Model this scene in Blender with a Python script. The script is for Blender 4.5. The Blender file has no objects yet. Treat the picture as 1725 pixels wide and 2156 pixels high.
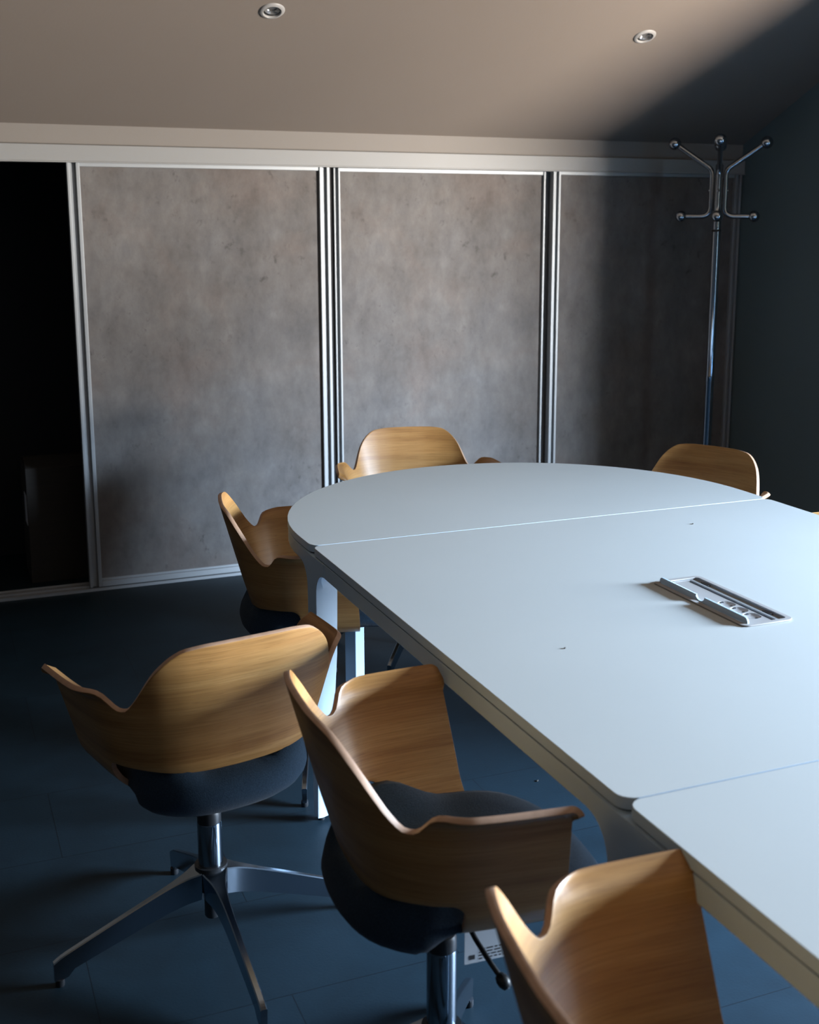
import bpy, bmesh, math, random
from mathutils import Vector, Matrix

S = bpy.context.scene
COL = S.collection
PI = math.pi
rad = math.radians

# ------------------------------------------------------------------ camera
cam_d = bpy.data.cameras.new('camera')
cam_d.sensor_fit = 'AUTO'
cam_d.sensor_width = 36.0
cam_d.lens = 2534.0 * 36.0 / 2156.0
cam_d.shift_x = -37.4 / 2156.0
cam_d.shift_y = -98.4 / 2156.0
cam_d.clip_start = 0.05
cam_d.dof.use_dof = True
cam_d.dof.focus_distance = 3.0
cam_d.dof.aperture_fstop = 5.6
cam = bpy.data.objects.new('camera', cam_d)
COL.objects.link(cam)
cam.location = (0, 0, 1.507)
cam.rotation_euler = (rad(90 - 11.32), 0, rad(-22.58))
S.camera = cam

# ------------------------------------------------------------------ view, sky, daylight
S.view_settings.view_transform = 'Standard'
S.view_settings.look = 'None'
S.view_settings.gamma = 1.0
S.view_settings.use_curve_mapping = False
S.view_settings.exposure = 0.0

WIN_Y0, WIN_Y1, WIN_Z0, WIN_Z1 = 0.30, 1.62, 0.60, 1.85     # gable window
NOOK_Y0, NOOK_Y1, NOOK_Z0, NOOK_Z1 = -0.30, 2.40, 0.45, 2.15    # window nook in the inner leaf of the wall
WALL_X, WALL_T = 3.77, 0.50

w = bpy.data.worlds.new('sky'); S.world = w; w.use_nodes = True
nt = w.node_tree; nt.nodes.clear()
tc = nt.nodes.new('ShaderNodeTexCoord')
sx = nt.nodes.new('ShaderNodeSeparateXYZ')
mr = nt.nodes.new('ShaderNodeMapRange')
mr.inputs['From Min'].default_value = -1; mr.inputs['From Max'].default_value = 1
cr = nt.nodes.new('ShaderNodeValToRGB')
# elevation (sine) -> colour: sunlit warm ground below the horizon, pale horizon, blue sky above
SKY = [(-1.0, (0.50, 0.42, 0.34)), (-0.30, (0.80, 0.68, 0.56)), (-0.04, (1.0, 0.92, 0.84)), (0.04, (0.92, 0.92, 0.94)),
       (0.14, (0.70, 0.84, 1.00)), (0.45, (0.46, 0.68, 1.0)), (1.0, (0.30, 0.55, 1.0))]
els = cr.color_ramp.elements
while len(els) < len(SKY): els.new(0.5)
for e, (p, c) in zip(els, SKY):
    e.position = (p + 1) / 2; e.color = (*c, 1)
bg = nt.nodes.new('ShaderNodeBackground'); bg.inputs['Strength'].default_value = 300.0
wo = nt.nodes.new('ShaderNodeOutputWorld')
nt.links.new(tc.outputs['Generated'], sx.inputs[0]); nt.links.new(sx.outputs['Z'], mr.inputs['Value'])
nt.links.new(mr.outputs[0], cr.inputs[0]); # low sky made to dim towards +X, to darken the wardrobe's left end
mx = nt.nodes.new('ShaderNodeMapRange'); mx.interpolation_type = 'SMOOTHSTEP'
mx.inputs['From Min'].default_value = 0.36; mx.inputs['From Max'].default_value = 0.68
mx.inputs['To Min'].default_value = 1.26; mx.inputs['To Max'].default_value = 0.64
mz = nt.nodes.new('ShaderNodeMapRange'); mz.interpolation_type = 'SMOOTHSTEP'
mz.inputs['From Min'].default_value = 0.10; mz.inputs['From Max'].default_value = 0.22
mm = nt.nodes.new('ShaderNodeMix'); mm.data_type = 'FLOAT'; mm.inputs[3].default_value = 1.30
ms = nt.nodes.new('ShaderNodeMath'); ms.operation = 'MULTIPLY'; ms.inputs[1].default_value = 290.0
nt.links.new(sx.outputs['X'], mx.inputs['Value']); nt.links.new(sx.outputs['Z'], mz.inputs['Value'])
nt.links.new(mz.outputs[0], mm.inputs[0]); nt.links.new(mx.outputs[0], mm.inputs[2])
# dark patch added low in the sky to shade the wardrobe's lower left
def edge(src, a, b_, lo, hi):
    e_ = nt.nodes.new('ShaderNodeMapRange'); e_.interpolation_type = 'SMOOTHSTEP'
    for k_, v_ in (('From Min', a), ('From Max', b_), ('To Min', lo), ('To Max', hi)): e_.inputs[k_].default_value = v_
    nt.links.new(sx.outputs[src], e_.inputs['Value']); return e_.outputs[0]
def mul(a, b_):
    q_ = nt.nodes.new('ShaderNodeMath'); q_.operation = 'MULTIPLY'
    nt.links.new(a, q_.inputs[0]); nt.links.new(b_, q_.inputs[1]); return q_.outputs[0]
sky_dim = mul(mul(edge('X', .56, .63, 0, 1), edge('X', .72, .79, 1, 0)), mul(edge('Z', .02, .08, 0, .86), edge('Z', .11, .18, 1, .12)))
inv = nt.nodes.new('ShaderNodeMath'); inv.operation = 'SUBTRACT'; inv.inputs[0].default_value = 1.0
nt.links.new(sky_dim, inv.inputs[1])
nt.links.new(mul(mm.outputs[0], inv.outputs[0]), ms.inputs[0]); nt.links.new(ms.outputs[0], bg.inputs['Strength'])
nt.links.new(cr.outputs[0], bg.inputs[0]); nt.links.new(bg.outputs[0], wo.inputs[0])

def portal(name, loc, sy, sz, roty):
    l = bpy.data.lights.new(name, 'AREA'); l.shape = 'RECTANGLE'
    l.size = sz; l.size_y = sy; l.cycles.is_portal = True
    o = bpy.data.objects.new(name, l); COL.objects.link(o)
    o.location = loc; o.rotation_euler = (0, roty, 0)
    return o
portal('window_daylight', (WALL_X + WALL_T + 0.11, (WIN_Y0 + WIN_Y1) / 2, (WIN_Z0 + WIN_Z1) / 2),
       WIN_Y1 - WIN_Y0, WIN_Z1 - WIN_Z0, rad(90))

# ------------------------------------------------------------------ materials
def mat(name, color, rough=0.5, metal=0.0, spec=0.5, **kw):
    m = bpy.data.materials.new(name); m.use_nodes = True
    b = m.node_tree.nodes['Principled BSDF']
    b.inputs['Base Color'].default_value = (*color, 1)
    b.inputs['Roughness'].default_value = rough
    b.inputs['Metallic'].default_value = metal
    b.inputs['Specular IOR Level'].default_value = spec
    for k, v in kw.items(): b.inputs[k.replace('_', ' ')].default_value = v
    return m

def nodes(m):
    n = m.node_tree.nodes; l = m.node_tree.links
    return n, l, n['Principled BSDF']

def noise(n, l, vec, scale, detail=4.0, rough=0.55, dist=0.0):
    t = n.new('ShaderNodeTexNoise'); t.inputs['Scale'].default_value = scale
    t.inputs['Detail'].default_value = detail; t.inputs['Roughness'].default_value = rough
    t.inputs['Distortion'].default_value = dist
    l.new(vec, t.inputs['Vector'])
    return t.outputs['Fac']

def ramp(n, l, fac, stops):
    r = n.new('ShaderNodeValToRGB'); e = r.color_ramp.elements
    while len(e) < len(stops): e.new(0.5)
    for q, (p, c) in zip(e, stops):
        q.position = p; q.color = (*c, 1)
    l.new(fac, r.inputs[0])
    return r.outputs[0]

def mapping(n, l, src, scale, loc=(0, 0, 0)):
    mp = n.new('ShaderNodeMapping'); mp.inputs['Scale'].default_value = scale
    mp.inputs['Location'].default_value = loc
    l.new(src, mp.inputs['Vector'])
    return mp.outputs[0]

def mix(n, l, a, b, fac, mode='MIX'):
    x = n.new('ShaderNodeMix'); x.data_type = 'RGBA'; x.blend_type = mode
    for s, v in ((x.inputs[0], fac), (x.inputs[6], a), (x.inputs[7], b)):
        if isinstance(v, (int, float)): s.default_value = v
        elif isinstance(v, tuple): s.default_value = (*v, 1)
        else: l.new(v, s)
    return x.outputs[2]

def bump(n, l, b, h, strength, dist=0.01):
    bp = n.new('ShaderNodeBump'); bp.inputs['Strength'].default_value = strength
    bp.inputs['Distance'].default_value = dist
    l.new(h, bp.inputs['Height']); l.new(bp.outputs[0], b.inputs['Normal'])

M = {}
# painted plaster
def plaster(name, col):
    m = mat(name, col, 0.9, spec=0.2)
    n, l, b = nodes(m)
    t = n.new('ShaderNodeTexCoord')
    f = noise(n, l, t.outputs['Object'], 90, 3)
    bump(n, l, b, f, 0.06, 0.004)
    f2 = noise(n, l, t.outputs['Object'], 1.3, 3)
    c = ramp(n, l, f2, [(0.3, tuple(0.96 * v for v in col)), (0.7, col)])
    l.new(c, b.inputs['Base Color'])
    return m
M['ceiling'] = plaster('ceiling_paint', (0.190, 0.165, 0.145))
M['strip'] = plaster('strip_paint', (0.21, 0.195, 0.18))
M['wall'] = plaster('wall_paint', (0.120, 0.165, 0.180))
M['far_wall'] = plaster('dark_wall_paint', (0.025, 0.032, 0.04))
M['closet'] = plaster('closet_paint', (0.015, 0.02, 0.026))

# concrete look laminate
m = mat('concrete_laminate', (0.12, 0.11, 0.11), 0.7, spec=0.12); M['concrete'] = m
n, l, b = nodes(m); t = n.new('ShaderNodeTexCoord'); v = t.outputs['Object']
f1 = noise(n, l, mapping(n, l, v, (1.0, 1.0, 0.72)), 4.2, 12, 0.68, 0.15)
base = ramp(n, l, f1, [(0.30, (0.092, 0.086, 0.083)), (0.5, (0.126, 0.118, 0.114)), (0.70, (0.162, 0.154, 0.150))])
f2 = noise(n, l, mapping(n, l, v, (1, 1, 1), (5, 3, 1)), 2.6, 7, 0.62, 0.3)
warm = ramp(n, l, f2, [(0.36, (0.96, 0.99, 1.03)), (0.5, (1, 1, 1)), (0.64, (1.06, 0.985, 0.95))])
base = mix(n, l, base, warm, 1.0, 'MULTIPLY')
f5 = noise(n, l, mapping(n, l, v, (1, 1, 0.6), (1, 6, 2)), 17, 8, 0.7, 0.0)
base = mix(n, l, base, ramp(n, l, f5, [(0.32, (0.86, 0.86, 0.86)), (0.68, (1.12, 1.12, 1.12))]), 1.0, 'MULTIPLY')
f3 = noise(n, l, mapping(n, l, v, (1, 1, 0.7), (2, 8, 4)), 30, 5, 0.7, 0.2)
f4 = noise(n, l, mapping(n, l, v, (1, 1, 1), (9, 1, 2)), 3.4, 4, 0.55, 0.0)
spots = ramp(n, l, f3, [(0.58, (0, 0, 0)), (0.70, (1, 1, 1))])
area = ramp(n, l, f4, [(0.47, (0, 0, 0)), (0.62, (0.7, 0.7, 0.7))])
sp = mix(n, l, spots, area, 1.0, 'MULTIPLY')
base = mix(n, l, base, (0.056, 0.051, 0.049), sp)
l.new(base, b.inputs['Base Color'])

M['alu'] = mat('anodised_aluminium', (0.31, 0.33, 0.345), 0.46, 0.35, spec=0.35)
M['rail'] = mat('white_rail', (0.245, 0.250, 0.250), 0.5, spec=0.25)
M['black'] = mat('black_plastic', (0.012, 0.013, 0.015), 0.4)
M['gap'] = mat('gap_black', (0.004, 0.004, 0.005), 0.8)  # near-black fill that darkens narrow gaps
M['chrome'] = mat('chrome', (0.36, 0.40, 0.45), 0.07, 1.0)
M['polished'] = mat('polished_aluminium', (0.30, 0.36, 0.43), 0.18, 1.0)
M['table'] = mat('white_laminate', (0.24, 0.245, 0.25), 0.42, spec=0.3)
n, l, b = nodes(M['table']); t = n.new('ShaderNodeTexCoord')
l.new(ramp(n, l, noise(n, l, t.outputs['Object'], 2.0, 3), [(0.3, (0.385, 0.418, 0.422)), (0.7, (0.400, 0.433, 0.437))]), b.inputs['Base Color'])
M['table_edge'] = mat('white_lacquer_shade_lift', (0.42, 0.56, 0.70), 0.42, spec=0.3)  # lacquer made brighter and bluer to lift the shaded sides of the table
M['white_plastic'] = mat('white_plastic', (0.30, 0.30, 0.30), 0.4, spec=0.3)
M['grey_plastic'] = mat('grey_plastic', (0.19, 0.205, 0.215), 0.45, spec=0.3)
M['paper'] = mat('paper', (0.55, 0.58, 0.62), 0.8)
M['ink'] = mat('ink', (0.03, 0.03, 0.035), 0.8)
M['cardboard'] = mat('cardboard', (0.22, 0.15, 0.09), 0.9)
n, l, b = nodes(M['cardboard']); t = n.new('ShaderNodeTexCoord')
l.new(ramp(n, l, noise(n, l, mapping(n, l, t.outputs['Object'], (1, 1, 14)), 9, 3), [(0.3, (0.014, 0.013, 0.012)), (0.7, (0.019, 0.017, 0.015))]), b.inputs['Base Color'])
M['bulb'] = mat('lamp_glass', (0.30, 0.30, 0.30), 0.12, 0.6)
M['crumb'] = mat('crumb', (0.03, 0.025, 0.02), 0.9)

# upholstery
m = mat('blue_grey_felt', (0.05, 0.065, 0.085), 0.95, spec=0.15); M['felt'] = m
m.node_tree.nodes['Principled BSDF'].inputs['Sheen Weight'].default_value = 0.06
n, l, b = nodes(m); t = n.new('ShaderNodeTexCoord')
f = noise(n, l, t.outputs['Object'], 420, 3, 0.7)
l.new(ramp(n, l, f, [(0.3, (0.008, 0.019, 0.034)), (0.7, (0.020, 0.041, 0.068))]), b.inputs['Base Color'])
bump(n, l, b, f, 0.5, 0.002)

# oak veneer, grain runs around the shell (UV: x along the bend, y up; metres)
m = mat('oak_veneer', (0.2, 0.12, 0.05), 0.42, spec=0.42); M['oak'] = m
n, l, b = nodes(m); uv = n.new('ShaderNodeUVMap'); uv.uv_map = 'UVMap'
oi = n.new('ShaderNodeObjectInfo')
off = n.new('ShaderNodeVectorMath'); off.operation = 'ADD'
cmb = n.new('ShaderNodeCombineXYZ')
mu = n.new('ShaderNodeMath'); mu.operation = 'MULTIPLY'; mu.inputs[1].default_value = 13.7
l.new(oi.outputs['Random'], mu.inputs[0]); l.new(mu.outputs[0], cmb.inputs[0]); l.new(mu.outputs[0], cmb.inputs[1])
l.new(uv.outputs[0], off.inputs[0]); l.new(cmb.outputs[0], off.inputs[1]); V = off.outputs[0]
band = noise(n, l, mapping(n, l, V, (0.55, 11, 1)), 2.2, 4, 0.55, 0.8)
c1 = ramp(n, l, band, [(0.28, (0.215, 0.100, 0.027)), (0.5, (0.315, 0.164, 0.052)), (0.74, (0.385, 0.222, 0.080))])
fine = noise(n, l, mapping(n, l, V, (3.0, 120, 1)), 3.0, 4, 0.6, 0.2)
c2 = ramp(n, l, fine, [(0.36, (0.80, 0.76, 0.72)), (0.6, (1.05, 1.04, 1.03))])
c = mix(n, l, c1, c2, 1.0, 'MULTIPLY')
pores = noise(n, l, mapping(n, l, V, (26, 420, 1)), 1.0, 2, 0.5)
pm = ramp(n, l, pores, [(0.66, (0, 0, 0)), (0.72, (0.55, 0.55, 0.55))])
c = mix(n, l, c, (0.14, 0.062, 0.02), pm)
l.new(c, b.inputs['Base Color'])
bump(n, l, b, fine, 0.05, 0.001)
M['oak_edge'] = mat('plywood_edge', (0.56, 0.40, 0.27), 0.55)
n, l, b = nodes(M['oak_edge']); t = n.new('ShaderNodeTexCoord')
l.new(ramp(n, l, noise(n, l, t.outputs['Object'], 60, 3), [(0.3, (0.32, 0.20, 0.13)), (0.7, (0.39, 0.25, 0.17))]), b.inputs['Base Color'])

# floor: large dark tiles laid in a running bond, hairline joints
m = mat('dark_floor_tile', (0.03, 0.06, 0.09), 0.55, spec=0.2); M['floor'] = m
n, l, b = nodes(m); t = n.new('ShaderNodeTexCoord'); v = t.outputs['Object']
br = n.new('ShaderNodeTexBrick'); br.offset = 0.5; br.offset_frequency = 2
br.inputs['Scale'].default_value = 1.0
br.inputs['Brick Width'].default_value = 0.73; br.inputs['Row Height'].default_value = 0.363
br.inputs['Mortar Size'].default_value = 0.0013; br.inputs['Mortar Smooth'].default_value = 0.2
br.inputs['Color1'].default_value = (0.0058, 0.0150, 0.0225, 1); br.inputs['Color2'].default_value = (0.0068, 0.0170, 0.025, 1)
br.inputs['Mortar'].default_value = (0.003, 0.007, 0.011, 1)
l.new(mapping(n, l, v, (1, 1, 1), (10 * 0.73 - 0.21, 20 * 0.363 - 2.087 + 0.363, 0)), br.inputs['Vector'])
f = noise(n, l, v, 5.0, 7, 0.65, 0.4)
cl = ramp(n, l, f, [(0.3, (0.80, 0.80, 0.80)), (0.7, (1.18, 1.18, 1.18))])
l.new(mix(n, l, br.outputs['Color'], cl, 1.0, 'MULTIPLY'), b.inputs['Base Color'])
f = noise(n, l, v, 160, 3)
bump(n, l, b, f, 0.08, 0.003)

# ------------------------------------------------------------------ mesh helpers
def obj(name, bm, m, parent=None, smooth=None, bevel=0, seg=2):
    me = bpy.data.meshes.new(name)
    bmesh.ops.recalc_face_normals(bm, faces=bm.faces)
    bm.to_mesh(me); bm.free()
    for x in (m if isinstance(m, (list, tuple)) else [m]): me.materials.append(M[x])
    o = bpy.data.objects.new(name, me); COL.objects.link(o)
    if smooth is not None:
        for p in me.polygons: p.use_smooth = True
        if smooth < 180: me.set_sharp_from_angle(angle=rad(smooth))
    if bevel:
        bv = o.modifiers.new('bevel', 'BEVEL'); bv.width = bevel; bv.segments = seg
        bv.limit_method = 'ANGLE'; bv.angle_limit = rad(40)
        for p in me.polygons: p.use_smooth = True
        me.set_sharp_from_angle(angle=rad(180))
        bv.harden_normals = True
    if parent: o.parent = parent
    return o

def tag(o, label, cat, group=None):
    o['label'] = label; o['category'] = cat
    if group: o['group'] = group
    return o

def structure(o):
    o['kind'] = 'structure'; return o

def thing(name, label, cat, loc=(0, 0, 0), rz=0, group=None):
    o = bpy.data.objects.new(name, None); COL.objects.link(o)
    o.empty_display_size = 0.1
    o.location = loc; o.rotation_euler = (0, 0, rz)
    return tag(o, label, cat, group)

def box(bm, x0, x1, y0, y1, z0, z1):
    vs = [bm.verts.new(p) for p in ((x0, y0, z0), (x1, y0, z0), (x1, y1, z0), (x0, y1, z0), (x0, y0, z1), (x1, y0, z1), (x1, y1, z1), (x0, y1, z1))]
    for f in ((0, 3, 2, 1), (4, 5, 6, 7), (0, 1, 5, 4), (1, 2, 6, 5), (2, 3, 7, 6), (3, 0, 4, 7)):
        bm.faces.new([vs[i] for i in f])

def B(*boxes):
    bm = bmesh.new()
    for q in boxes: box(bm, *q)
    return bm

def lathe(bm, prof, seg=32, mtx=None, close=True):
    """prof: list of (r, z); revolve about Z"""
    rings = []
    for r, z in prof:
        if r < 1e-6:
            rings.append([bm.verts.new((0, 0, z))])
        else:
            rings.append([bm.verts.new((r * math.cos(2 * PI * i / seg), r * math.sin(2 * PI * i / seg), z)) for i in range(seg)])
    for a, c in zip(rings, rings[1:]):
        for i in range(seg):
            j = (i + 1) % seg
            if len(a) == 1 and len(c) == 1: continue
            if len(a) == 1: bm.faces.new((a[0], c[i], c[j]))
            elif len(c) == 1: bm.faces.new((a[i], a[j], c[0]))
            else: bm.faces.new((a[i], a[j], c[j], c[i]))
    if mtx is not None:
        bmesh.ops.transform(bm, matrix=mtx, verts=[q for r_ in rings for q in r_])

def tube(bm, pts, r, seg=12, cap=True):
    """round tube through points; r float or list"""
    pts = [Vector(p) for p in pts]
    rs = r if isinstance(r, (list, tuple)) else [r] * len(pts)
    rings = []; prev = None
    for i, p in enumerate(pts):
        if i == 0: d = pts[1] - p
        elif i == len(pts) - 1: d = p - pts[i - 1]
        else: d = (pts[i + 1] - p).normalized() + (p - pts[i - 1]).normalized()
        d.normalize()
        if prev is None:
            a = d.orthogonal().normalized()
        else:
            a = (prev - d * prev.dot(d)).normalized()
        prev = a; c = d.cross(a)
        rings.append([bm.verts.new(p + (a * math.cos(2 * PI * k / seg) + c * math.sin(2 * PI * k / seg)) * rs[i]) for k in range(seg)])
    for q, s in zip(rings, rings[1:]):
        for k in range(seg):
            j = (k + 1) % seg
            bm.faces.new((q[k], q[j], s[j], s[k]))
    if cap:
        bm.faces.new(rings[0][::-1]); bm.faces.new(rings[-1])

def bend(pts, r, n=6):
    """round the corners of a polyline"""
    pts = [Vector(p) for p in pts]; out = [pts[0]]
    for a, p, c in zip(pts, pts[1:], pts[2:]):
        u = (a - p).normalized(); v = (c - p).normalized()
        ang = u.angle(v); t = r / math.tan(ang / 2)
        p0 = p + u * t; p1 = p + v * t
        for i in range(n + 1):
            k = i / n
            out.append((1 - k) ** 2 * p0 + 2 * k * (1 - k) * p + k * k * p1)
    out.append(pts[-1]); return out

def sphere(bm, c, r, u=20, v=12):
    lathe(bm, [(r * math.sin(PI * i / v), -r * math.cos(PI * i / v)) for i in range(v + 1)], u, Matrix.Translation(c))

def fillpoly(bm, outer, holes, T):
    """planar polygon with holes; T maps (u,v) to 3-D; returns loops of verts"""
    loops = []; edges = []
    for lp in [outer] + holes:
        vs = [bm.verts.new(T(*p)) for p in lp]
        loops.append(vs)
        for i in range(len(vs)): edges.append(bm.edges.new((vs[i], vs[(i + 1) % len(vs)])))
    bmesh.ops.triangle_fill(bm, use_beauty=True, use_dissolve=False, edges=edges)
    return loops

def slab(outer, holes, T0, T1):
    """thick plate between two planar maps, holes cut through"""
    bm = bmesh.new()
    A = fillpoly(bm, outer, holes, T0); C_ = fillpoly(bm, outer, holes, T1)
    for a, c in zip(A, C_):
        for i in range(len(a)):
            j = (i + 1) % len(a)
            bm.faces.new((a[i], a[j], c[j], c[i]))
    return bm

def circle(cx, cy, r, n=32, ry=None):
    ry = ry or r
    return [(cx + r * math.cos(2 * PI * i / n), cy + ry * math.sin(2 * PI * i / n)) for i in range(n)]

def rrect(x0, x1, y0, y1, r, n=5):
    out = []
    for cx, cy, a0 in ((x1 - r, y1 - r, 0), (x0 + r, y1 - r, 90), (x0 + r, y0 + r, 180), (x1 - r, y0 + r, 270)):
        for i in range(n + 1):
            a = rad(a0 + 90 * i / n); out.append((cx + r * math.cos(a), cy + r * math.sin(a)))
    return out

def pchip(xs, ys):
    n_ = len(xs); h = [xs[i + 1] - xs[i] for i in range(n_ - 1)]; d = [(ys[i + 1] - ys[i]) / h[i] for i in range(n_ - 1)]
    m_ = [0.0] * n_; m_[0] = d[0]; m_[-1] = d[-1]
    for i in range(1, n_ - 1):
        if d[i - 1] * d[i] > 0:
            w1 = 2 * h[i] + h[i - 1]; w2 = h[i] + 2 * h[i - 1]
            m_[i] = (w1 + w2) / (w1 / d[i - 1] + w2 / d[i])
    def f(x):
        x = min(max(x, xs[0]), xs[-1]); i = 0
        while i < n_ - 2 and x > xs[i + 1]: i += 1
        t_ = (x - xs[i]) / h[i]
        return ((1 + 2 * t_) * (1 - t_) ** 2 * ys[i] + t_ * (1 - t_) ** 2 * h[i] * m_[i]
                + t_ * t_ * (3 - 2 * t_) * ys[i + 1] + t_ * t_ * (t_ - 1) * h[i] * m_[i + 1])
    return f

def sstep(a, b_, x):
    t_ = min(max((x - a) / (b_ - a), 0), 1); return t_ * t_ * (3 - 2 * t_)

# ------------------------------------------------------------------ the room
DY = 5.036                      # plane of the wardrobe doors
CS, CZ = 0.46, 1.887            # roof slope and its height above the doors
RIDGE, BACK, LEFT = 1.2, -3.0, -2.0
def roof(y):
    return CZ + CS * (DY - y) if y >= RIDGE else CZ + CS * (DY - RIDGE) - CS * (RIDGE - y)

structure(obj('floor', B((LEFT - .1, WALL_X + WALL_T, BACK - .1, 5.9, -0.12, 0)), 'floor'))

LAMPS = [(1.195, 4.280), (2.710, 4.280)]
def slope_front(off):
    def T(x, y): return (x, y + off * CS / math.hypot(1, CS), roof(y) + off / math.hypot(1, CS))
    return T
bm = slab([(LEFT - .1, RIDGE), (WALL_X + WALL_T, RIDGE), (WALL_X + WALL_T, DY), (LEFT - .1, DY)],
          [circle(x, y, 0.031, 32, 0.031 / math.hypot(1, CS)) for x, y in LAMPS], slope_front(0), slope_front(0.09))
for v_ in bm.verts: pass
x0, x1 = LEFT - .1, WALL_X + WALL_T
vs = [bm.verts.new(p) for p in ((x0, RIDGE, roof(RIDGE)), (x1, RIDGE, roof(RIDGE)), (x1, BACK - .1, roof(BACK - .1)), (x0, BACK - .1, roof(BACK - .1)),
                                (x0, RIDGE, roof(RIDGE) + .14), (x1, RIDGE, roof(RIDGE) + .14), (x1, BACK - .1, roof(BACK - .1) + .1), (x0, BACK - .1, roof(BACK - .1) + .1))]
for f_ in ((0, 1, 2, 3), (4, 5, 6, 7), (0, 1, 5, 4), (2, 3, 7, 6), (1, 2, 6, 5), (0, 3, 7, 4)): bm.faces.new([vs[i] for i in f_])
structure(obj('ceiling', bm, 'ceiling'))

gable = [(BACK, 0), (DY, 0), (DY, roof(DY)), (RIDGE, roof(RIDGE)), (BACK, roof(BACK))]
bm = slab(gable, [[(NOOK_Y0, NOOK_Z0), (NOOK_Y1, NOOK_Z0), (NOOK_Y1, NOOK_Z1), (NOOK_Y0, NOOK_Z1)]],
          lambda y, z: (WALL_X, y, z), lambda y, z: (WALL_X + .10, y, z))
structure(obj('wall_right', bm, 'wall'))
bm = slab([(NOOK_Y0 - .1, NOOK_Z0 - .1), (NOOK_Y1 + .1, NOOK_Z0 - .1), (NOOK_Y1 + .1, NOOK_Z1 + .1), (NOOK_Y0 - .1, NOOK_Z1 + .1)],
          [[(WIN_Y0, WIN_Z0), (WIN_Y1, WIN_Z0), (WIN_Y1, WIN_Z1), (WIN_Y0, WIN_Z1)]],
          lambda y, z: (WALL_X + WALL_T, y, z), lambda y, z: (WALL_X + WALL_T + .10, y, z))
for q in ((NOOK_Y0 - .1, NOOK_Y0, NOOK_Z0 - .1, NOOK_Z1 + .1), (NOOK_Y1, NOOK_Y1 + .1, NOOK_Z0 - .1, NOOK_Z1 + .1),
          (NOOK_Y0, NOOK_Y1, NOOK_Z0 - .1, NOOK_Z0), (NOOK_Y0, NOOK_Y1, NOOK_Z1, NOOK_Z1 + .1)):
    box(bm, WALL_X + .10, WALL_X + WALL_T, *q)
structure(obj('wall_nook', bm, 'wall'))
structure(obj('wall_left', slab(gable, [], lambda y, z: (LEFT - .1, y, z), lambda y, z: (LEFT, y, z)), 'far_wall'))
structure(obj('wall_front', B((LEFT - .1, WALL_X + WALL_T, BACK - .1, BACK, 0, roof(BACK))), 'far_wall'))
# strip of wall over the wardrobe, wall left of it
structure(obj('wall_back', B((LEFT, WALL_X, DY - 0.004, DY + 0.10, 1.812, CZ + 0.002), (LEFT, -0.75, DY, DY + .1, 0, 1.812)), 'strip'))
# window
bm = bmesh.new()
xw = WALL_X + WALL_T + 0.02
for q in ((xw, xw + .06, WIN_Y0, WIN_Y0 + .05, WIN_Z0, WIN_Z1), (xw, xw + .06, WIN_Y1 - .05, WIN_Y1, WIN_Z0, WIN_Z1),
          (xw, xw + .06, WIN_Y0, WIN_Y1, WIN_Z0, WIN_Z0 + .05), (xw, xw + .06, WIN_Y0, WIN_Y1, WIN_Z1 - .05, WIN_Z1)): box(bm, *q)
structure(obj('window_1', bm, 'white_plastic'))
# wardrobe interior
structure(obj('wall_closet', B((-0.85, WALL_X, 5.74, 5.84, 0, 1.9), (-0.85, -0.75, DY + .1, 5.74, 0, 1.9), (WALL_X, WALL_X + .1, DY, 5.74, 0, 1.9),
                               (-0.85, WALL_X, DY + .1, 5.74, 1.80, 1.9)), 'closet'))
# rail over the doors and floor track
bm = B((-0.75, WALL_X, DY - 0.030, DY + 0.10, 1.748, 1.812), (-0.75, WALL_X, DY - 0.034, DY - 0.028, 1.744, 1.750))
structure(obj('trim_1', bm, 'rail', bevel=0.002))
structure(obj('trim_2', B((-0.75, WALL_X, DY - 0.035, DY + 0.075, 0, 0.006), (-0.75, WALL_X, DY - 0.035, DY - 0.030, 0.006, 0.012),
                          (-0.75, WALL_X, DY + 0.018, DY + 0.022, 0.006, 0.012), (-0.75, WALL_X, DY + 0.071, DY + 0.075, 0.006, 0.012)), 'alu'))

# ------------------------------------------------------------------ sliding doors
def stile(bm, x0, x1, y0, z0, z1):
    """aluminium grip profile: two ridges and a channel"""
    w_ = x1 - x0
    box(bm, x0, x0 + 0.24 * w_, y0 - 0.022, y0 + 0.012, z0, z1)
    box(bm, x0 + 0.24 * w_, x1 - 0.30 * w_, y0 - 0.006, y0 + 0.012, z0, z1)
    box(bm, x1 - 0.30 * w_, x1, y0 - 0.022, y0 + 0.012, z0, z1)

def sliding_door(x0, x1, y, label, lw, rw):
    t_ = thing('sliding_door', label, 'sliding door', ((x0 + x1) / 2, y, 0.012), 0, 'sliding wardrobe doors')
    c = (x0 + x1) / 2; z0, z1 = 0.0, 1.734
    obj('panel', B((x0 + lw - c, x1 - rw - c, -0.006, 0.006, z0 + .01, z1 - .008)), 'concrete', t_)
    for a, b_ in ((x0 - c, x0 - c + lw), (x1 - c - rw, x1 - c)):
        bm = bmesh.new(); stile(bm, a, b_, 0, z0, z1)
        obj('stile', bm, 'alu', t_, bevel=0.0025)
    obj('bottom_rail', B((x0 + lw - c, x1 - rw - c, -0.020, 0.010, z0, z0 + 0.024), (x0 + lw - c, x1 - rw - c, -0.012, 0.010, z0 + .024, z0 + .034)), 'alu', t_, bevel=0.002)
    obj('top_rail', B((x0 + lw - c, x1 - rw - c, -0.016, 0.010, z1 - .016, z1)), 'alu', t_, bevel=0.002)
    return t_
sliding_door(0.556, 1.636, DY, 'concrete-look sliding wardrobe door next to the open black gap', 0.050, 0.046)
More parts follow.
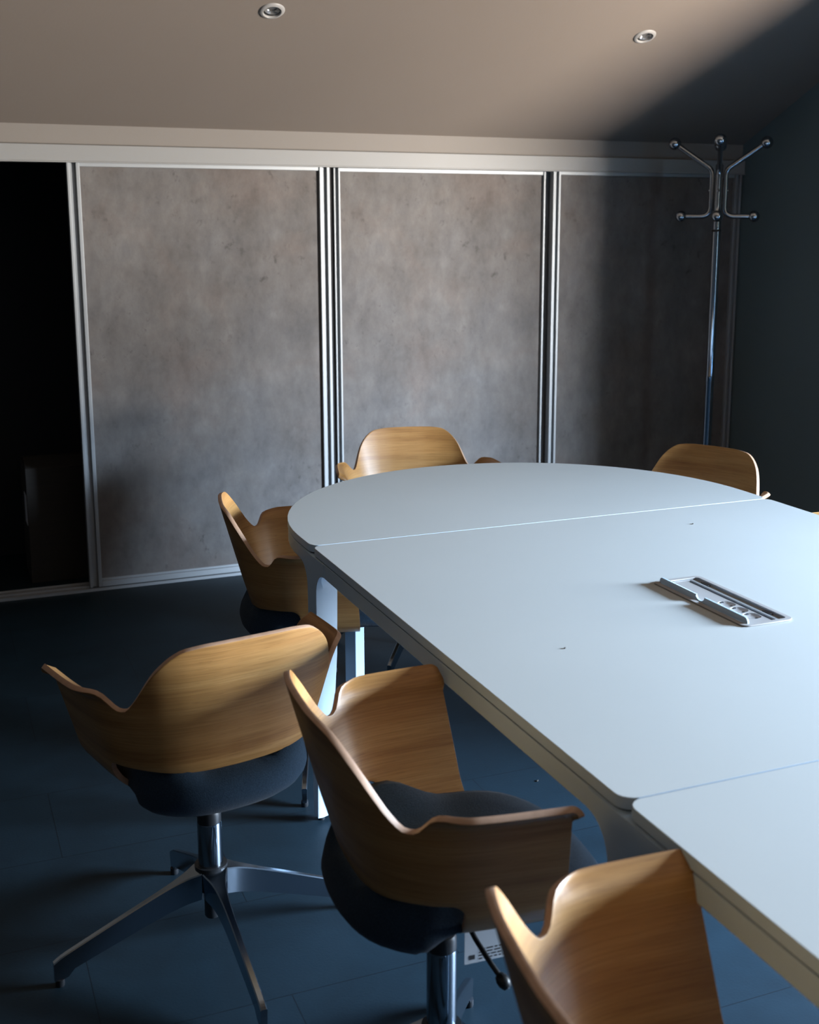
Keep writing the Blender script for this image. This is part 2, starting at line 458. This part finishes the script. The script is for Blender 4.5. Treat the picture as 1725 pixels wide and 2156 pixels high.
d_ = sliding_door(1.668, 2.738, DY + 0.046, 'lit concrete-look sliding wardrobe door in the middle behind the far chair', 0.030, 0.050)
obj('dark_gap', B((1.640 - 2.203, 1.668 - 2.203, -0.010, 0.010, 0, 1.734)), 'gap', d_)  # near-black strip added to darken the gap between the doors
sliding_door(2.713, 3.762, DY, 'shaded concrete-look sliding wardrobe door behind the chrome coat stand', 0.040, 0.040)

# box standing in the open wardrobe
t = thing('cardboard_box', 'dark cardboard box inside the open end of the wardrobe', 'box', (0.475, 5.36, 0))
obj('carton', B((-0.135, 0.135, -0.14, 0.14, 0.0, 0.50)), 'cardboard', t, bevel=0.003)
bm = bmesh.new()
for s in (-1, 1):
    vs = [bm.verts.new(p) for p in ((-0.132, s * 0.137, 0.50), (0.132, s * 0.137, 0.50), (0.132, s * 0.005, 0.525), (-0.132, s * 0.005, 0.525))]
    bm.faces.new(vs)
o = obj('flap', bm, 'cardboard', t); sm = o.modifiers.new('thick', 'SOLIDIFY'); sm.thickness = 0.004
obj('label', B((-0.1365, -0.1352, -0.12, -0.02, 0.25, 0.38)), 'paper', t)

# ------------------------------------------------------------------ downlights
ang = math.atan(CS)
for (x, y), lab in zip(LAMPS, ('recessed round ceiling downlight on the left, over the door by the gap', 'recessed round ceiling downlight on the right, towards the coat stand')):
    t = thing('downlight', lab, 'ceiling light', (x, y, roof(y)), 0, 'recessed downlights in the sloping ceiling')
    t.rotation_euler = (-ang, 0, 0)
    bm = bmesh.new(); lathe(bm, [(0.030, 0.0), (0.030, -0.004), (0.033, -0.007), (0.040, -0.006), (0.045, -0.002), (0.0455, 0.0), (0.030, 0.0)], 40)
    obj('trim_ring', bm, 'white_plastic', t, smooth=50)
    bm = bmesh.new(); lathe(bm, [(0.0295, 0.0), (0.0295, 0.05), (0.0, 0.05)], 32)
    obj('housing', bm, 'black', t, smooth=40)
    bm = bmesh.new(); lathe(bm, [(0.0, 0.030), (0.012, 0.028), (0.020, 0.018), (0.0275, 0.004), (0.0282, 0.001), (0.0265, 0.002), (0.020, 0.012), (0.010, 0.010), (0, 0.009)], 32,
                             Matrix.Translation((0, 0, 0.003)) @ Matrix.Rotation(rad(12), 4, 'Y'))
    obj('lamp', bm, 'bulb', t, smooth=60)

# ------------------------------------------------------------------ conference table
TX0, TX1 = 0.838, 2.212
TY0, TY1 = 1.310, 2.757                 # joints of the middle section
TYN = -0.136                            # near end of the near section
TZ = 0.730
SL, AP = 0.019, 0.672                   # slab thickness, underside of the apron
t = thing('conference_table', 'long white conference table with rounded far end', 'table', ((TX0 + TX1) / 2, (TY0 + TY1) / 2, 0))
OX, OY = t.location.x, t.location.y
def loc2(p): return [(x - OX, y - OY) for x, y in p]
def top(name, outline, holes=()):
    bm = slab(loc2(outline), [loc2(h_) for h_ in holes], lambda x, y: (x, y, TZ - SL), lambda x, y: (x, y, TZ))
    bm.normal_update()
    for f_ in bm.faces:
        f_.material_index = 0 if abs(f_.normal.z) > .5 else 1  # slab sides take the brighter tint that offsets their shade
    return obj(name, bm, ['table', 'table_edge'], t, bevel=0.0035)
G = 0.0012
# far section: straight sides running into a half round
CR = (TX1 - TX0) / 2; CYC = TY1 + 0.118
def dshape(ins, y0, rc):
    x0, x1, r_ = TX0 + ins, TX1 - ins, CR - ins
    out = []
    for i in range(6): a = rad(180 + 90 * i / 5); out.append((x0 + rc + rc * math.cos(a), y0 + rc + rc * math.sin(a)))
    for i in range(6): a = rad(270 + 90 * i / 5); out.append((x1 - rc + rc * math.cos(a), y0 + rc + rc * math.sin(a)))
    for i in range(41): a = PI * i / 40; out.append((OX + r_ * math.cos(a), CYC + r_ * math.sin(a)))
    return out
top('tabletop', dshape(0, TY1 + G, 0.026))
SK = (1.446, 1.558, 1.848, 2.166)       # power box cut-out
top('tabletop', rrect(TX0, TX1, TY0 + G, TY1 - G, 0.026), [rrect(*[SK[0] + .004, SK[1] - .004, SK[2] + .004, SK[3] - .004], 0.010)])
top('tabletop', rrect(TX0, TX1, TYN, TY0 - G, 0.026))
# apron: thin frame under the edge (outline ring), with a shadow gap
def ring(out_, in_, z0, z1, bm=None):
    bm = bm or bmesh.new()
    n_ = len(out_); L = []
    for lp, z in ((out_, z0), (out_, z1), (in_, z1), (in_, z0)): L.append([bm.verts.new((x - OX, y - OY, z)) for x, y in lp])
    for a in range(4):
        q, s = L[a], L[(a + 1) % 4]
        for i in range(n_): bm.faces.new((q[i], q[(i + 1) % n_], s[(i + 1) % n_], s[i]))
    return bm
zt = TZ - SL - 0.0035
APR = [('apron', lambda k: dshape(0.001 + k, TY1 + .002 + k * 1.0, max(0.026 - k, .004))), ('apron', lambda k: rrect(TX0 + .001 + k, TX1 - .001 - k, TY0 + .002 + k, TY1 - .002 - k, max(0.026 - k, .004))),
       ('apron', lambda k: rrect(TX0 + .001 + k, TX1 - .001 - k, TYN + .002 + k, TY0 - .002 - k, max(0.026 - k, .004)))]
for nm, fn in APR:
    a = obj(nm, ring(fn(0), fn(0.020), AP, zt), 'table_edge', t, smooth=35, bevel=0.002)
    obj('shadow_gap', ring(fn(0.004), fn(0.018), zt, TZ - SL), 'gap', a)  # near-black ring paints in the shade under the slab
# legs at the joints: a flat post flaring into the aprons, tapering to the floor
def leg(x, y, sx, one_sided=0):
    """post with its outer face at x, centred on the joint y; sx=+1 when the table lies on +x"""
    bm = bmesh.new()
    prof = []                       # half widths along y at height z: fillet into the apron
    for i in range(9):
        a = rad(90 * i / 8); prof.append((0.042 + 0.055 * (1 - math.sin(a)), AP + 0.034 - 0.075 * (1 - math.cos(a)) ))
    hs = [(0.097, AP + .034), (0.097, AP + .003)]
    R_ = 0.060
    for i in range(9):
        a = rad(90 * i / 8); hs.append((0.036 + R_ * (1 - math.sin(a)), AP + .003 - R_ * (1 - math.cos(a))))
    hs += [(0.034, 0.45), (0.026, 0.2), (0.018, 0.012)]
    rows = []
    for hw, z in hs:
        dpt = 0.020 if z > AP - .005 else 0.020 + 0.040 * sstep(AP - .005, AP - .06, z)
        dpt *= 1.0 if z > .5 else (0.52 + 0.48 * z / .5)
        ins = 0.0
        rows.append([bm.verts.new(p) for p in ((x - OX + sx * ins, y - OY - hw, z), (x - OX + sx * ins, y - OY + hw, z),
                                               (x - OX + sx * (ins + dpt * .35), y - OY + hw, z), (x - OX + sx * (ins + dpt), y - OY + hw * .55, z),
                                               (x - OX + sx * (ins + dpt), y - OY - hw * .55, z), (x - OX + sx * (ins + dpt * .35), y - OY - hw, z))])
    k = 6
    for q, s in zip(rows, rows[1:]):
        for i in range(k): bm.faces.new((q[i], q[(i + 1) % k], s[(i + 1) % k], s[i]))
    bm.faces.new(rows[0]); bm.faces.new(rows[-1][::-1])
    o = obj('leg', bm, 'table_edge', t, smooth=35)
    bm = bmesh.new(); lathe(bm, [(0, 0), (0.009, 0), (0.009, 0.012), (0, 0.012)], 12, Matrix.Translation((x - OX + sx * .014, y - OY, 0)))
    obj('foot_glide', bm, 'black', o)
for y in (TY1, TY0, TYN + .12):
    leg(TX0 - 0.0015, y, 1); leg(TX1 + 0.0015, y, -1)
for x in (1.075, 2 * OX - 1.075):       # slim posts under the half round
    bm = B((-.023, .023, -.019, .019, 0.012, TZ - SL))
    bmesh.ops.transform(bm, matrix=Matrix.Translation((x - OX, 3.13 - OY, 0)) @ Matrix.Rotation(rad(37 if x < OX else -37), 4, 'Z'), verts=bm.verts)
    o = obj('leg', bm, 'table_edge', t, bevel=0.003)
    bm = bmesh.new(); lathe(bm, [(0, 0), (0.012, 0), (0.012, 0.012), (0, 0.012)], 12, Matrix.Translation((x - OX, 3.13 - OY, 0)))
    obj('foot_glide', bm, 'black', o)

# power box let into the middle top
px, py = (SK[0] + SK[1]) / 2, (SK[2] + SK[3]) / 2
hx, hy = (SK[1] - SK[0]) / 2, (SK[3] - SK[2]) / 2
pb = thing('table_power_box', 'white cable box with three sockets set into the tabletop', 'power outlet', (px, py, TZ - 0.03))
zz = 0.03
bm = slab(rrect(-hx - .006, hx + .006, -hy - .006, hy + .006, .016), [rrect(-hx + .006, hx - .006, -hy + .006, hy - .006, .008)], lambda x, y: (x, y, zz + .0002), lambda x, y: (x, y, zz + .0035))
obj('bezel', bm, 'white_plastic', pb, bevel=0.0012)
bm = B((-hx + .0062, hx - .0062, -hy + .0062, hy - .0062, 0.0, 0.022))
box(bm, -hx + .0055, -hx + .008, -hy + .0062, hy - .0062, 0, zz); box(bm, hx - .008, hx - .0055, -hy + .0062, hy - .0062, 0, zz)
box(bm, -hx + .0062, hx - .0062, -hy + .0055, -hy + .008, 0, zz); box(bm, -hx + .0062, hx - .0062, hy - .008, hy - .0055, 0, zz)
obj('tray', bm, 'white_plastic', pb)
# raised flap along the left long edge with a half round finger notch
fl = [(-hy + .004, 0)]
fl += [(-hy + .004, .004)] + [(-hy + .014 + .010 * math.cos(a), .004 + .010 * math.sin(a)) for a in [PI * (1 - i / 10) for i in range(6)]]
nc = 0.005
fl += [(nc - .020, .014)] + [(nc - .016 * math.cos(PI * i / 10), .014 - .011 * math.sin(PI * i / 10)) for i in range(11)] + [(nc + .020, .014)]
fl += [(hy - .014 + .010 * math.cos(a), .004 + .010 * math.sin(a)) for a in [PI / 2 * (1 - i / 5) for i in range(6)]] + [(hy - .004, 0)]
lean = -0.06
bm = slab(fl, [], lambda y, z: (-hx + .0095 + z * lean, y, zz + .001 + z), lambda y, z: (-hx + .014 + z * lean, y, zz + .001 + z))
obj('flap', bm, 'table_edge', pb, bevel=0.001)  # same lifted white, since its visible side faces away from the window
# socket bar with three cups
HC = [(-.006, -.048 - .0 + .030), (-.006, -.062), (-.006, -.106)]
HC = [(.001, y_) for y_ in (-.022, -.064, -.106)]
bm = slab([(-hx + .018, -hy + .010), (.022, -hy + .010), (.022, hy - .010), (-hx + .018, hy - .010)], [circle(x, y, .0185, 28) for x, y in HC], lambda x, y: (x, y, .016), lambda x, y: (x, y, zz - .001))
obj('socket_bar', bm, 'white_plastic', pb, bevel=0.0008)
for x, y in HC:
    bm = bmesh.new(); lathe(bm, [(0, .0256), (.0120, .0258), (.0165, .0272), (.0182, zz - .0015), (.0184, zz - .0010)], 28, Matrix.Translation((x, y, 0)))
    s_ = obj('socket', bm, 'white_plastic', pb, smooth=40)
    for dy in (-1, 1):
        obj('earth_clip', B((x - .003, x + .003, y + dy * .0150 - .0014, y + dy * .0150 + .0014,   .0252, zz - .001)), 'chrome', s_)
obj('cable_channel', B((.0365, hx - .0085, -hy + .009, hy - .009, .022, zz - .0012)), 'grey_plastic', pb)
obj('cable_bar', B((.026, .036, -hy + .012, hy - .012, .012, zz + .001)), 'grey_plastic', pb, bevel=0.002)
for y in (hy - .050, -hy + .055):
    obj('hinge', B((hx - .0185, hx - .009, y - .013, y + .013, .014, zz + .0012)), 'black', pb, bevel=0.001)

def crumb(x, y, z, s, lab):
    bm = bmesh.new(); bmesh.ops.create_icosphere(bm, subdivisions=1, radius=s)
    for v_ in bm.verts: v_.co = Vector((v_.co.x * 1.8, v_.co.y * .9, v_.co.z * .5 + s * .42))
    o = obj('crumb', bm, 'crumb'); o.location = (x, y, z); o.rotation_euler.z = 0.7
    tag(o, lab, 'crumb', 'stray crumbs')
crumb(1.834, 2.582, TZ, .0028, 'tiny dark crumb on the white table near its far seam')
crumb(1.058, 1.875, TZ, .0024, 'tiny dark crumb on the white table left of the cable box')
crumb(1.466, 2.733, 0, .0036, 'tiny dark crumb on the floor under the table')

# ------------------------------------------------------------------ armchairs
LEAN = 0.30
plan_pts = [(0, -.186), (.05, -.185), (.10, -.179), (.145, -.165), (.181, -.143), (.208, -.114), (.227, -.083), (.238, -.045), (.244, 0.0), (.248, .05), (.251, .095)]
# resample the plan as an arc-length curve
arc = [0.0]
for p, q in zip(plan_pts, plan_pts[1:]): arc.append(arc[-1] + math.hypot(q[0] - p[0], q[1] - p[1]))
AX = pchip(arc, [p[0] for p in plan_pts]); AY = pchip(arc, [p[1] for p in plan_pts]); AL = arc[-1]
def s_at_y(yv):
    lo, hi = 0.0, AL
    for _ in range(50):
        md = (lo + hi) / 2
        if AY(md) < yv: lo = md
        else: hi = md
    return lo
SCUT = s_at_y(-.048)
ZT = pchip([0, .07, .112, .138, .160, .178, .194, .207, .218, .230, .240, .249, .257, .266, AL],
           [.760, .759, .754, .738, .712, .681, .653, .635, .627, .628, .636, .649, .658, .662, .662])
ZB = pchip([0, .08, .14, .20, .26], [.481, .483, .488, .495, .498])
RC = .026                                          # radius where the waist turns down into the side panel
def waist(s):
    if s < SCUT - RC: return ZB(s)
    k = min((s - (SCUT - RC)) / RC, 1)
    return ZB(SCUT - RC) - RC * (1 - math.sqrt(max(0, 1 - k * k)))
CURL_Z, CURL_R = 0.482, 0.105
def shell_point(sg, s, z, lip=0.0, under=0.0):
    """point of the bent sheet; z height on the leaning wall, under = arc length past CURL_Z"""
    x, y = AX(s), AY(s)
    e = 1e-4
    tx, ty = AX(min(s + e, AL)) - AX(max(s - e, 0)), AY(min(s + e, AL)) - AY(max(s - e, 0))
    L = math.hypot(tx, ty); nx, ny = ty / L, -tx / L
    lean = LEAN
    if under <= 0:
        off = lean * (z - .56)
        back = 1 - sstep(.10, .20, s)
        off -= back * 0.03 * max(0, z - .56)
    else:
        a0 = math.atan(1 / lean)                       # wall angle from horizontal
        th = under / CURL_R
        th = min(th, a0 + .10)
        off = lean * (CURL_Z - .56) - CURL_R * (math.sin(a0) - math.sin(a0 - th))
        z = CURL_Z - CURL_R * (math.cos(a0 - th) - math.cos(a0))
        rest = under - th * CURL_R
        off -= max(0, rest)
    off += lip
    y += .09 * (.662 - z) * sstep(.27, AL, s)               # front edge rakes forward
    return (sg * (x + nx * off), y + ny * off, z)

def shell_mesh():
    bm = bmesh.new(); uvl = bm.loops.layers.uv.new('UVMap')
    ss = []
    def add(a, b_, n_):
        for i in range(n_): ss.append(a + (b_ - a) * i / n_)
    add(0, .105, 9); add(.105, SCUT - RC, 22)
    for i in range(8): ss.append(SCUT - RC + RC * (i / 8) ** .85)
    add(SCUT, SCUT + .03, 5); add(SCUT + .03, AL - .011, 11)
    for i in range(8): ss.append(AL - .011 + .011 * math.sin(PI / 2 * i / 7))
    full = [-s for s in ss[:0:-1]] + ss
    NT, NB = 22, 16
    UND = 0.140
    cols = {}
    for s_ in full:
        sg = -1 if s_ < 0 else 1; s = abs(s_)
        k = min(1, max(0, (s - (AL - .011)) / .011))        # rounded front corners
        cut = .011 * (1 - math.sqrt(max(0, 1 - k * k)))
        zt_ = ZT(s) - cut; zw = waist(s)
        col = []
        arm = sstep(.236, .305, s)
        for j in range(NT + 1):
            d = (zt_ - zw) * (j / NT) ** 1.3
            lip = arm * 0.020 * (1 - sstep(0, .019, d))
            col.append((bm.verts.new(shell_point(sg, s, zt_ - d, lip)), (s_, zt_ - d)))
        if s >= SCUT - 1e-9:
            tot = zw - CURL_Z + UND - cut
            for j in range(1, NB + 1):
                d = tot * j / NB
                if d > zw - CURL_Z: P = shell_point(sg, s, CURL_Z, 0, d - (zw - CURL_Z))
                else: P = shell_point(sg, s, zw - d, 0)
                col.append((bm.verts.new(P), (s_, zw - d)))
        cols[s_] = col
    for a, b_ in zip(full, full[1:]):
        for j in range(min(len(cols[a]), len(cols[b_])) - 1):
            q = (cols[a][j], cols[b_][j], cols[b_][j + 1], cols[a][j + 1])
            f = bm.faces.new([v_[0] for v_ in q])
            for lp, v_ in zip(f.loops, q): lp[uvl].uv = v_[1]
    return bm

def cushion_mesh():
    """deep upholstered seat: domed top, rounded rim, bowl-shaped underside"""
    bm = bmesh.new(); NA, NRR = 56, 9
    def plan(a, k):
        c, s = math.cos(a), math.sin(a)
        ex = 2.6
        r = (abs(c) ** ex + abs(s) ** ex) ** (-1 / ex)
        y = s * r; x = c * r
        yy = .035 + y * (.226 if y < 0 else .225)
        w_ = .203
        return x * w_ * k, .035 + (yy - .035) * k
    rings = []
    prof = [(0.0, .478), (.30, .479), (.60, .477), (.80, .473), (.92, .464), (.98, .450), (1.0, .430), (.985, .408), (.94, .386), (.86, .366), (.74, .350), (.58, .340), (.35, .335), (0, .333)]
    for k, z in prof:
        if k == 0: rings.append([bm.verts.new((0, .035 if z > .4 else .0, z))]); continue
        rg = []
        for i in range(NA):
            a = 2 * PI * i / NA; x, y = plan(a, k)
            zz_ = z; st = sstep(-.10, .0, y)
            fall = .026 * max(0, (y - .13) / .13) ** 2      # waterfall front edge
            if z < .43:                                     # the bowl is shallower at the front
                zz_ = (1 - st) * (z + .32 * (.43 - z)) + st * (.434 + (z - .333) * .09)
            if z >= .43:                                    # the pad climbs the shell in its rear corners
                zz_ = z + .046 * sstep(.07, -.05, y) * sstep(.06, .14, abs(x)) * sstep(.50, .86, k) * (1 - sstep(.93, 1.0, k))
            if z < .455: x *= 1 - .095 * sstep(-.10, -.05, y) * (1 - sstep(.12, .20, y))
            zz_ -= fall
            rg.append(bm.verts.new((x, y, zz_)))
        rings.append(rg)
    for q, s in zip(rings, rings[1:]):
        for i in range(NA):
            j = (i + 1) % NA
            if len(q) == 1: bm.faces.new((q[0], s[i], s[j]))
            elif len(s) == 1: bm.faces.new((q[i], q[j], s[0]))
            else: bm.faces.new((q[i], q[j], s[j], s[i]))
    return bm

def base_leg_mesh():
    """blade leg along +Y: swells into the hub, slopes to an upright toe"""
    bm = bmesh.new(); rows = []
    N = 26
    for i in range(N + 1):
        r = .020 + (.330 - .020) * (i / N) ** 1.15
        hw = .0070 + .028 * math.exp(-max(0, r - .020) / .030)
        hw = min(hw, r * 0.98)
        zt_ = .186 - .128 * ((r - .02) / .31) ** 1.05 - .004 * sstep(.31, .33, r)
        dep = .062 - .022 * (r / .33)
        if r > .296: dep = .040 + (zt_ - .014 - .040) * sstep(.296, .306, r)
        c = .0022
        rows.append([bm.verts.new(p) for p in ((-hw, r, zt_ - c), (-hw + c, r, zt_), (hw - c, r, zt_), (hw, r, zt_ - c), (hw * .82, r, zt_ - dep), (-hw * .82, r, zt_ - dep))])
    for q, s in zip(rows, rows[1:]):
        for i in range(6): bm.faces.new((q[i], q[(i + 1) % 6], s[(i + 1) % 6], s[i]))
    bm.faces.new(rows[0][::-1]); bm.faces.new(rows[-1])
    return bm

def make_chair():
    t_ = thing('swivel_armchair', 'chair', 'chair')
    sh = obj('shell', shell_mesh(), ['oak', 'oak_edge'], t_, smooth=180)
    so = sh.modifiers.new('thick', 'SOLIDIFY'); so.thickness = 0.0105; so.offset = -1; so.use_even_offset = False
    so.material_offset_rim = 1
    bv = sh.modifiers.new('round', 'BEVEL'); bv.width = 0.0034; bv.segments = 2; bv.limit_method = 'ANGLE'; bv.angle_limit = rad(60)
    obj('seat_cushion', cushion_mesh(), 'felt', t_, smooth=180)
    bm = bmesh.new(); lathe(bm, [(0, .288), (.0245, .288), (.0255, .284), (.0255, .150), (0, .150)], 36)
    obj('column', bm, 'chrome', t_, smooth=40)
    bm = bmesh.new(); lathe(bm, [(0, .405), (.0125, .405), (.0125, .318), (.0225, .314), (.0248, .308), (.0248, .2882), (0, .2882)], 32)
    obj('column_collar', bm, 'black', t_, smooth=40)
    bm = bmesh.new(); lathe(bm, [(0, .190), (.034, .190), (.034, .150), (.026, .132), (.0165, .130), (.0165, .072), (.014, .068), (0, .068)], 32)
    obj('hub', bm, 'black', t_, smooth=40)
    bm = bmesh.new(); lathe(bm, [(0, .440), (.075, .440), (.070, .405), (.040, .372), (.030, .352), (0, .352)], 24)
    obj('seat_mount', bm, 'black', t_, smooth=40)
    return t_

proto = make_chair()
proto_legs = []
for k in range(4):
    o = obj('base_leg', base_leg_mesh(), 'polished', proto, smooth=35)
    o.rotation_euler.z = k * PI / 2
    bm = bmesh.new(); lathe(bm, [(0, 0), (.0085, 0), (.0095, .003), (.0095, .0155), (0, .0155)], 16, Matrix.Translation((0, .319, 0)))
    obj('foot_glide', bm, 'black', o, smooth=40)
    proto_legs.append(o)
# height lever
lv = [(.03, .02, .372), (.075, .03, .342), (.115, .040, .322), (.135, .050, .306)]
bm = bmesh.new(); tube(bm, bend(lv, .012), .0045, 10)
lev = obj('height_lever', bm, 'black', proto, smooth=60)
bm = bmesh.new(); lathe(bm, [(0, -.014), (.007, -.012), (.0105, -.004), (.0105, .004), (.007, .012), (0, .014)], 16,
                         Matrix.Translation((.138, .0515, .303)) @ Vector((.020, .010, -.016)).to_track_quat('Z', 'Y').to_matrix().to_4x4())
obj('lever_knob', bm, 'black', lev, smooth=60)

def copy_part(o, parent):
    c = o.copy(); COL.objects.link(c); c.parent = parent
    for ch in [q for q in bpy.data.objects if q.parent is o]: copy_part(ch, c)
    return c

CHAIRS = [  # x, y, heading (clockwise from +Y), lift, base turn, label
    (0.470, 2.317, -10.8, -0.003, -4.0, 'oak shell armchair turned away from the table, its back to the viewer, at lower left'),
    (0.713, 1.652, 93.0, 0.044, 33.0, 'oak shell armchair tucked sideways at the long table edge, in front of the turned one'),
    (0.712, 0.895, 97.5, 0.060, 10.0, 'blurred oak shell armchair cut off by the bottom right corner'),
    (0.940, 3.140, 100.7, 0.006, 20.0, 'oak shell armchair at the left of the rounded end, by the first wardrobe door'),
    (1.565, 3.840, 191.5, 0.014, 40.0, 'oak shell armchair behind the rounded end, facing the viewer, lit on its left half'),
    (2.240, 3.235, 243.0, 0.006, 15.0, 'dark oak shell armchair at the right of the rounded end, under the coat stand'),
    (2.470, 2.490, 268.0, -0.003, 25.0, 'oak shell armchair at the far right edge, only its pale arm showing'),
]
chairs = []
for i, (x, y, hd, dz, bt, lab) in enumerate(CHAIRS):
    r_ = proto if i == 0 else proto.copy()
    if i:
        COL.objects.link(r_)
        for ch in [q for q in bpy.data.objects if q.parent is proto]: copy_part(ch, r_)
    r_.location = (x, y, 0); r_.rotation_euler = (0, 0, -rad(hd))
    tag(r_, lab, 'chair', 'oak shell armchairs round the table')
    chairs.append((r_, dz, bt, hd))
for r_, dz, bt, hd in chairs:
    n_leg = 0
    for ch in [q for q in bpy.data.objects if q.parent is r_]:
        nm = ch.name.split('.')[0]
        if nm in ('shell', 'seat_cushion', 'height_lever', 'column', 'column_collar', 'seat_mount'): ch.location.z = dz
        if nm == 'base_leg':
            ch.rotation_euler.z = n_leg * PI / 2 + rad(hd) - rad(bt); n_leg += 1

# sewn care label under the second chair
r_ = chairs[1][0]
lab = obj('care_label', B((.052, .0524, .020, .125, .328, .442)), 'paper', r_)
bm = bmesh.new(); random.seed(4)
for k in range(4):
    y = .045
    while y < .118:
        wd = random.uniform(.004, .012)
        box(bm, .0525, .0528, y, min(y + wd, .121), .333 + k * .0055, .3352 + k * .0055); y += wd + .003
box(bm, .0525, .0528, .028, .038, .335, .343)
obj('printed_text', bm, 'ink', lab)

# ------------------------------------------------------------------ coat stand
cs = thing('coat_stand', 'chrome coat stand with ball-tipped hooks in the dark right corner', 'coat stand', (3.325, 4.60, 0))
bm = bmesh.new(); lathe(bm, [(0, 0), (.165, 0), (.170, .006), (.165, .016), (.06, .030), (.024, .040), (.0195, .06), (0, .06)], 40)
obj('base', bm, 'chrome', cs, smooth=40)
bm = bmesh.new(); lathe(bm, [(.0, .03), (.0195, .03), (.0195, .795), (.0205, .797), (.0205, .822), (.0188, .824), (.0188, 1.475), (0, 1.475)], 28)
obj('pole', bm, 'chrome', cs, smooth=40)
bm = bmesh.new(); lathe(bm, [(0, 1.474), (.0225, 1.474), (.0225, 1.484), (0, 1.484)], 28)
obj('collar', bm, 'black', cs, smooth=40)
bm = bmesh.new(); lathe(bm, [(0, 1.484), (.0175, 1.484), (.0175, 1.765), (.012, 1.772), (0, 1.772)], 28)
obj('upper_pole', bm, 'chrome', cs, smooth=40)
view = math.atan2(-3.325, -4.60)
for k in range(4):
    a = -rad(36) + k * PI / 2 + rad(0)
    pts = bend([(.150, 0, 1.542), (.030, 0, 1.542), (.030, 0, 1.745), (.185, 0, 1.852)], .045, 8)
    bm = bmesh.new(); tube(bm, pts, .0112, 14)
    o = obj('hook_arm', bm, 'chrome', cs, smooth=60); o.rotation_euler.z = a
    for q, r_b in (((.160, 0, 1.542), .025), ((.199, 0, 1.861), .0275)):
        bm = bmesh.new(); sphere(bm, q, r_b)
        obj('ball', bm, 'chrome', o, smooth=180)
    bm = bmesh.new(); lathe(bm, [(0, 0), (.006, 0), (.006, .006), (.004, .008), (0, .008)], 14, Matrix.Translation((.036, 0, 1.655)) @ Matrix.Rotation(rad(90), 4, 'Y'))
    obj('screw', bm, 'chrome', o, smooth=40)
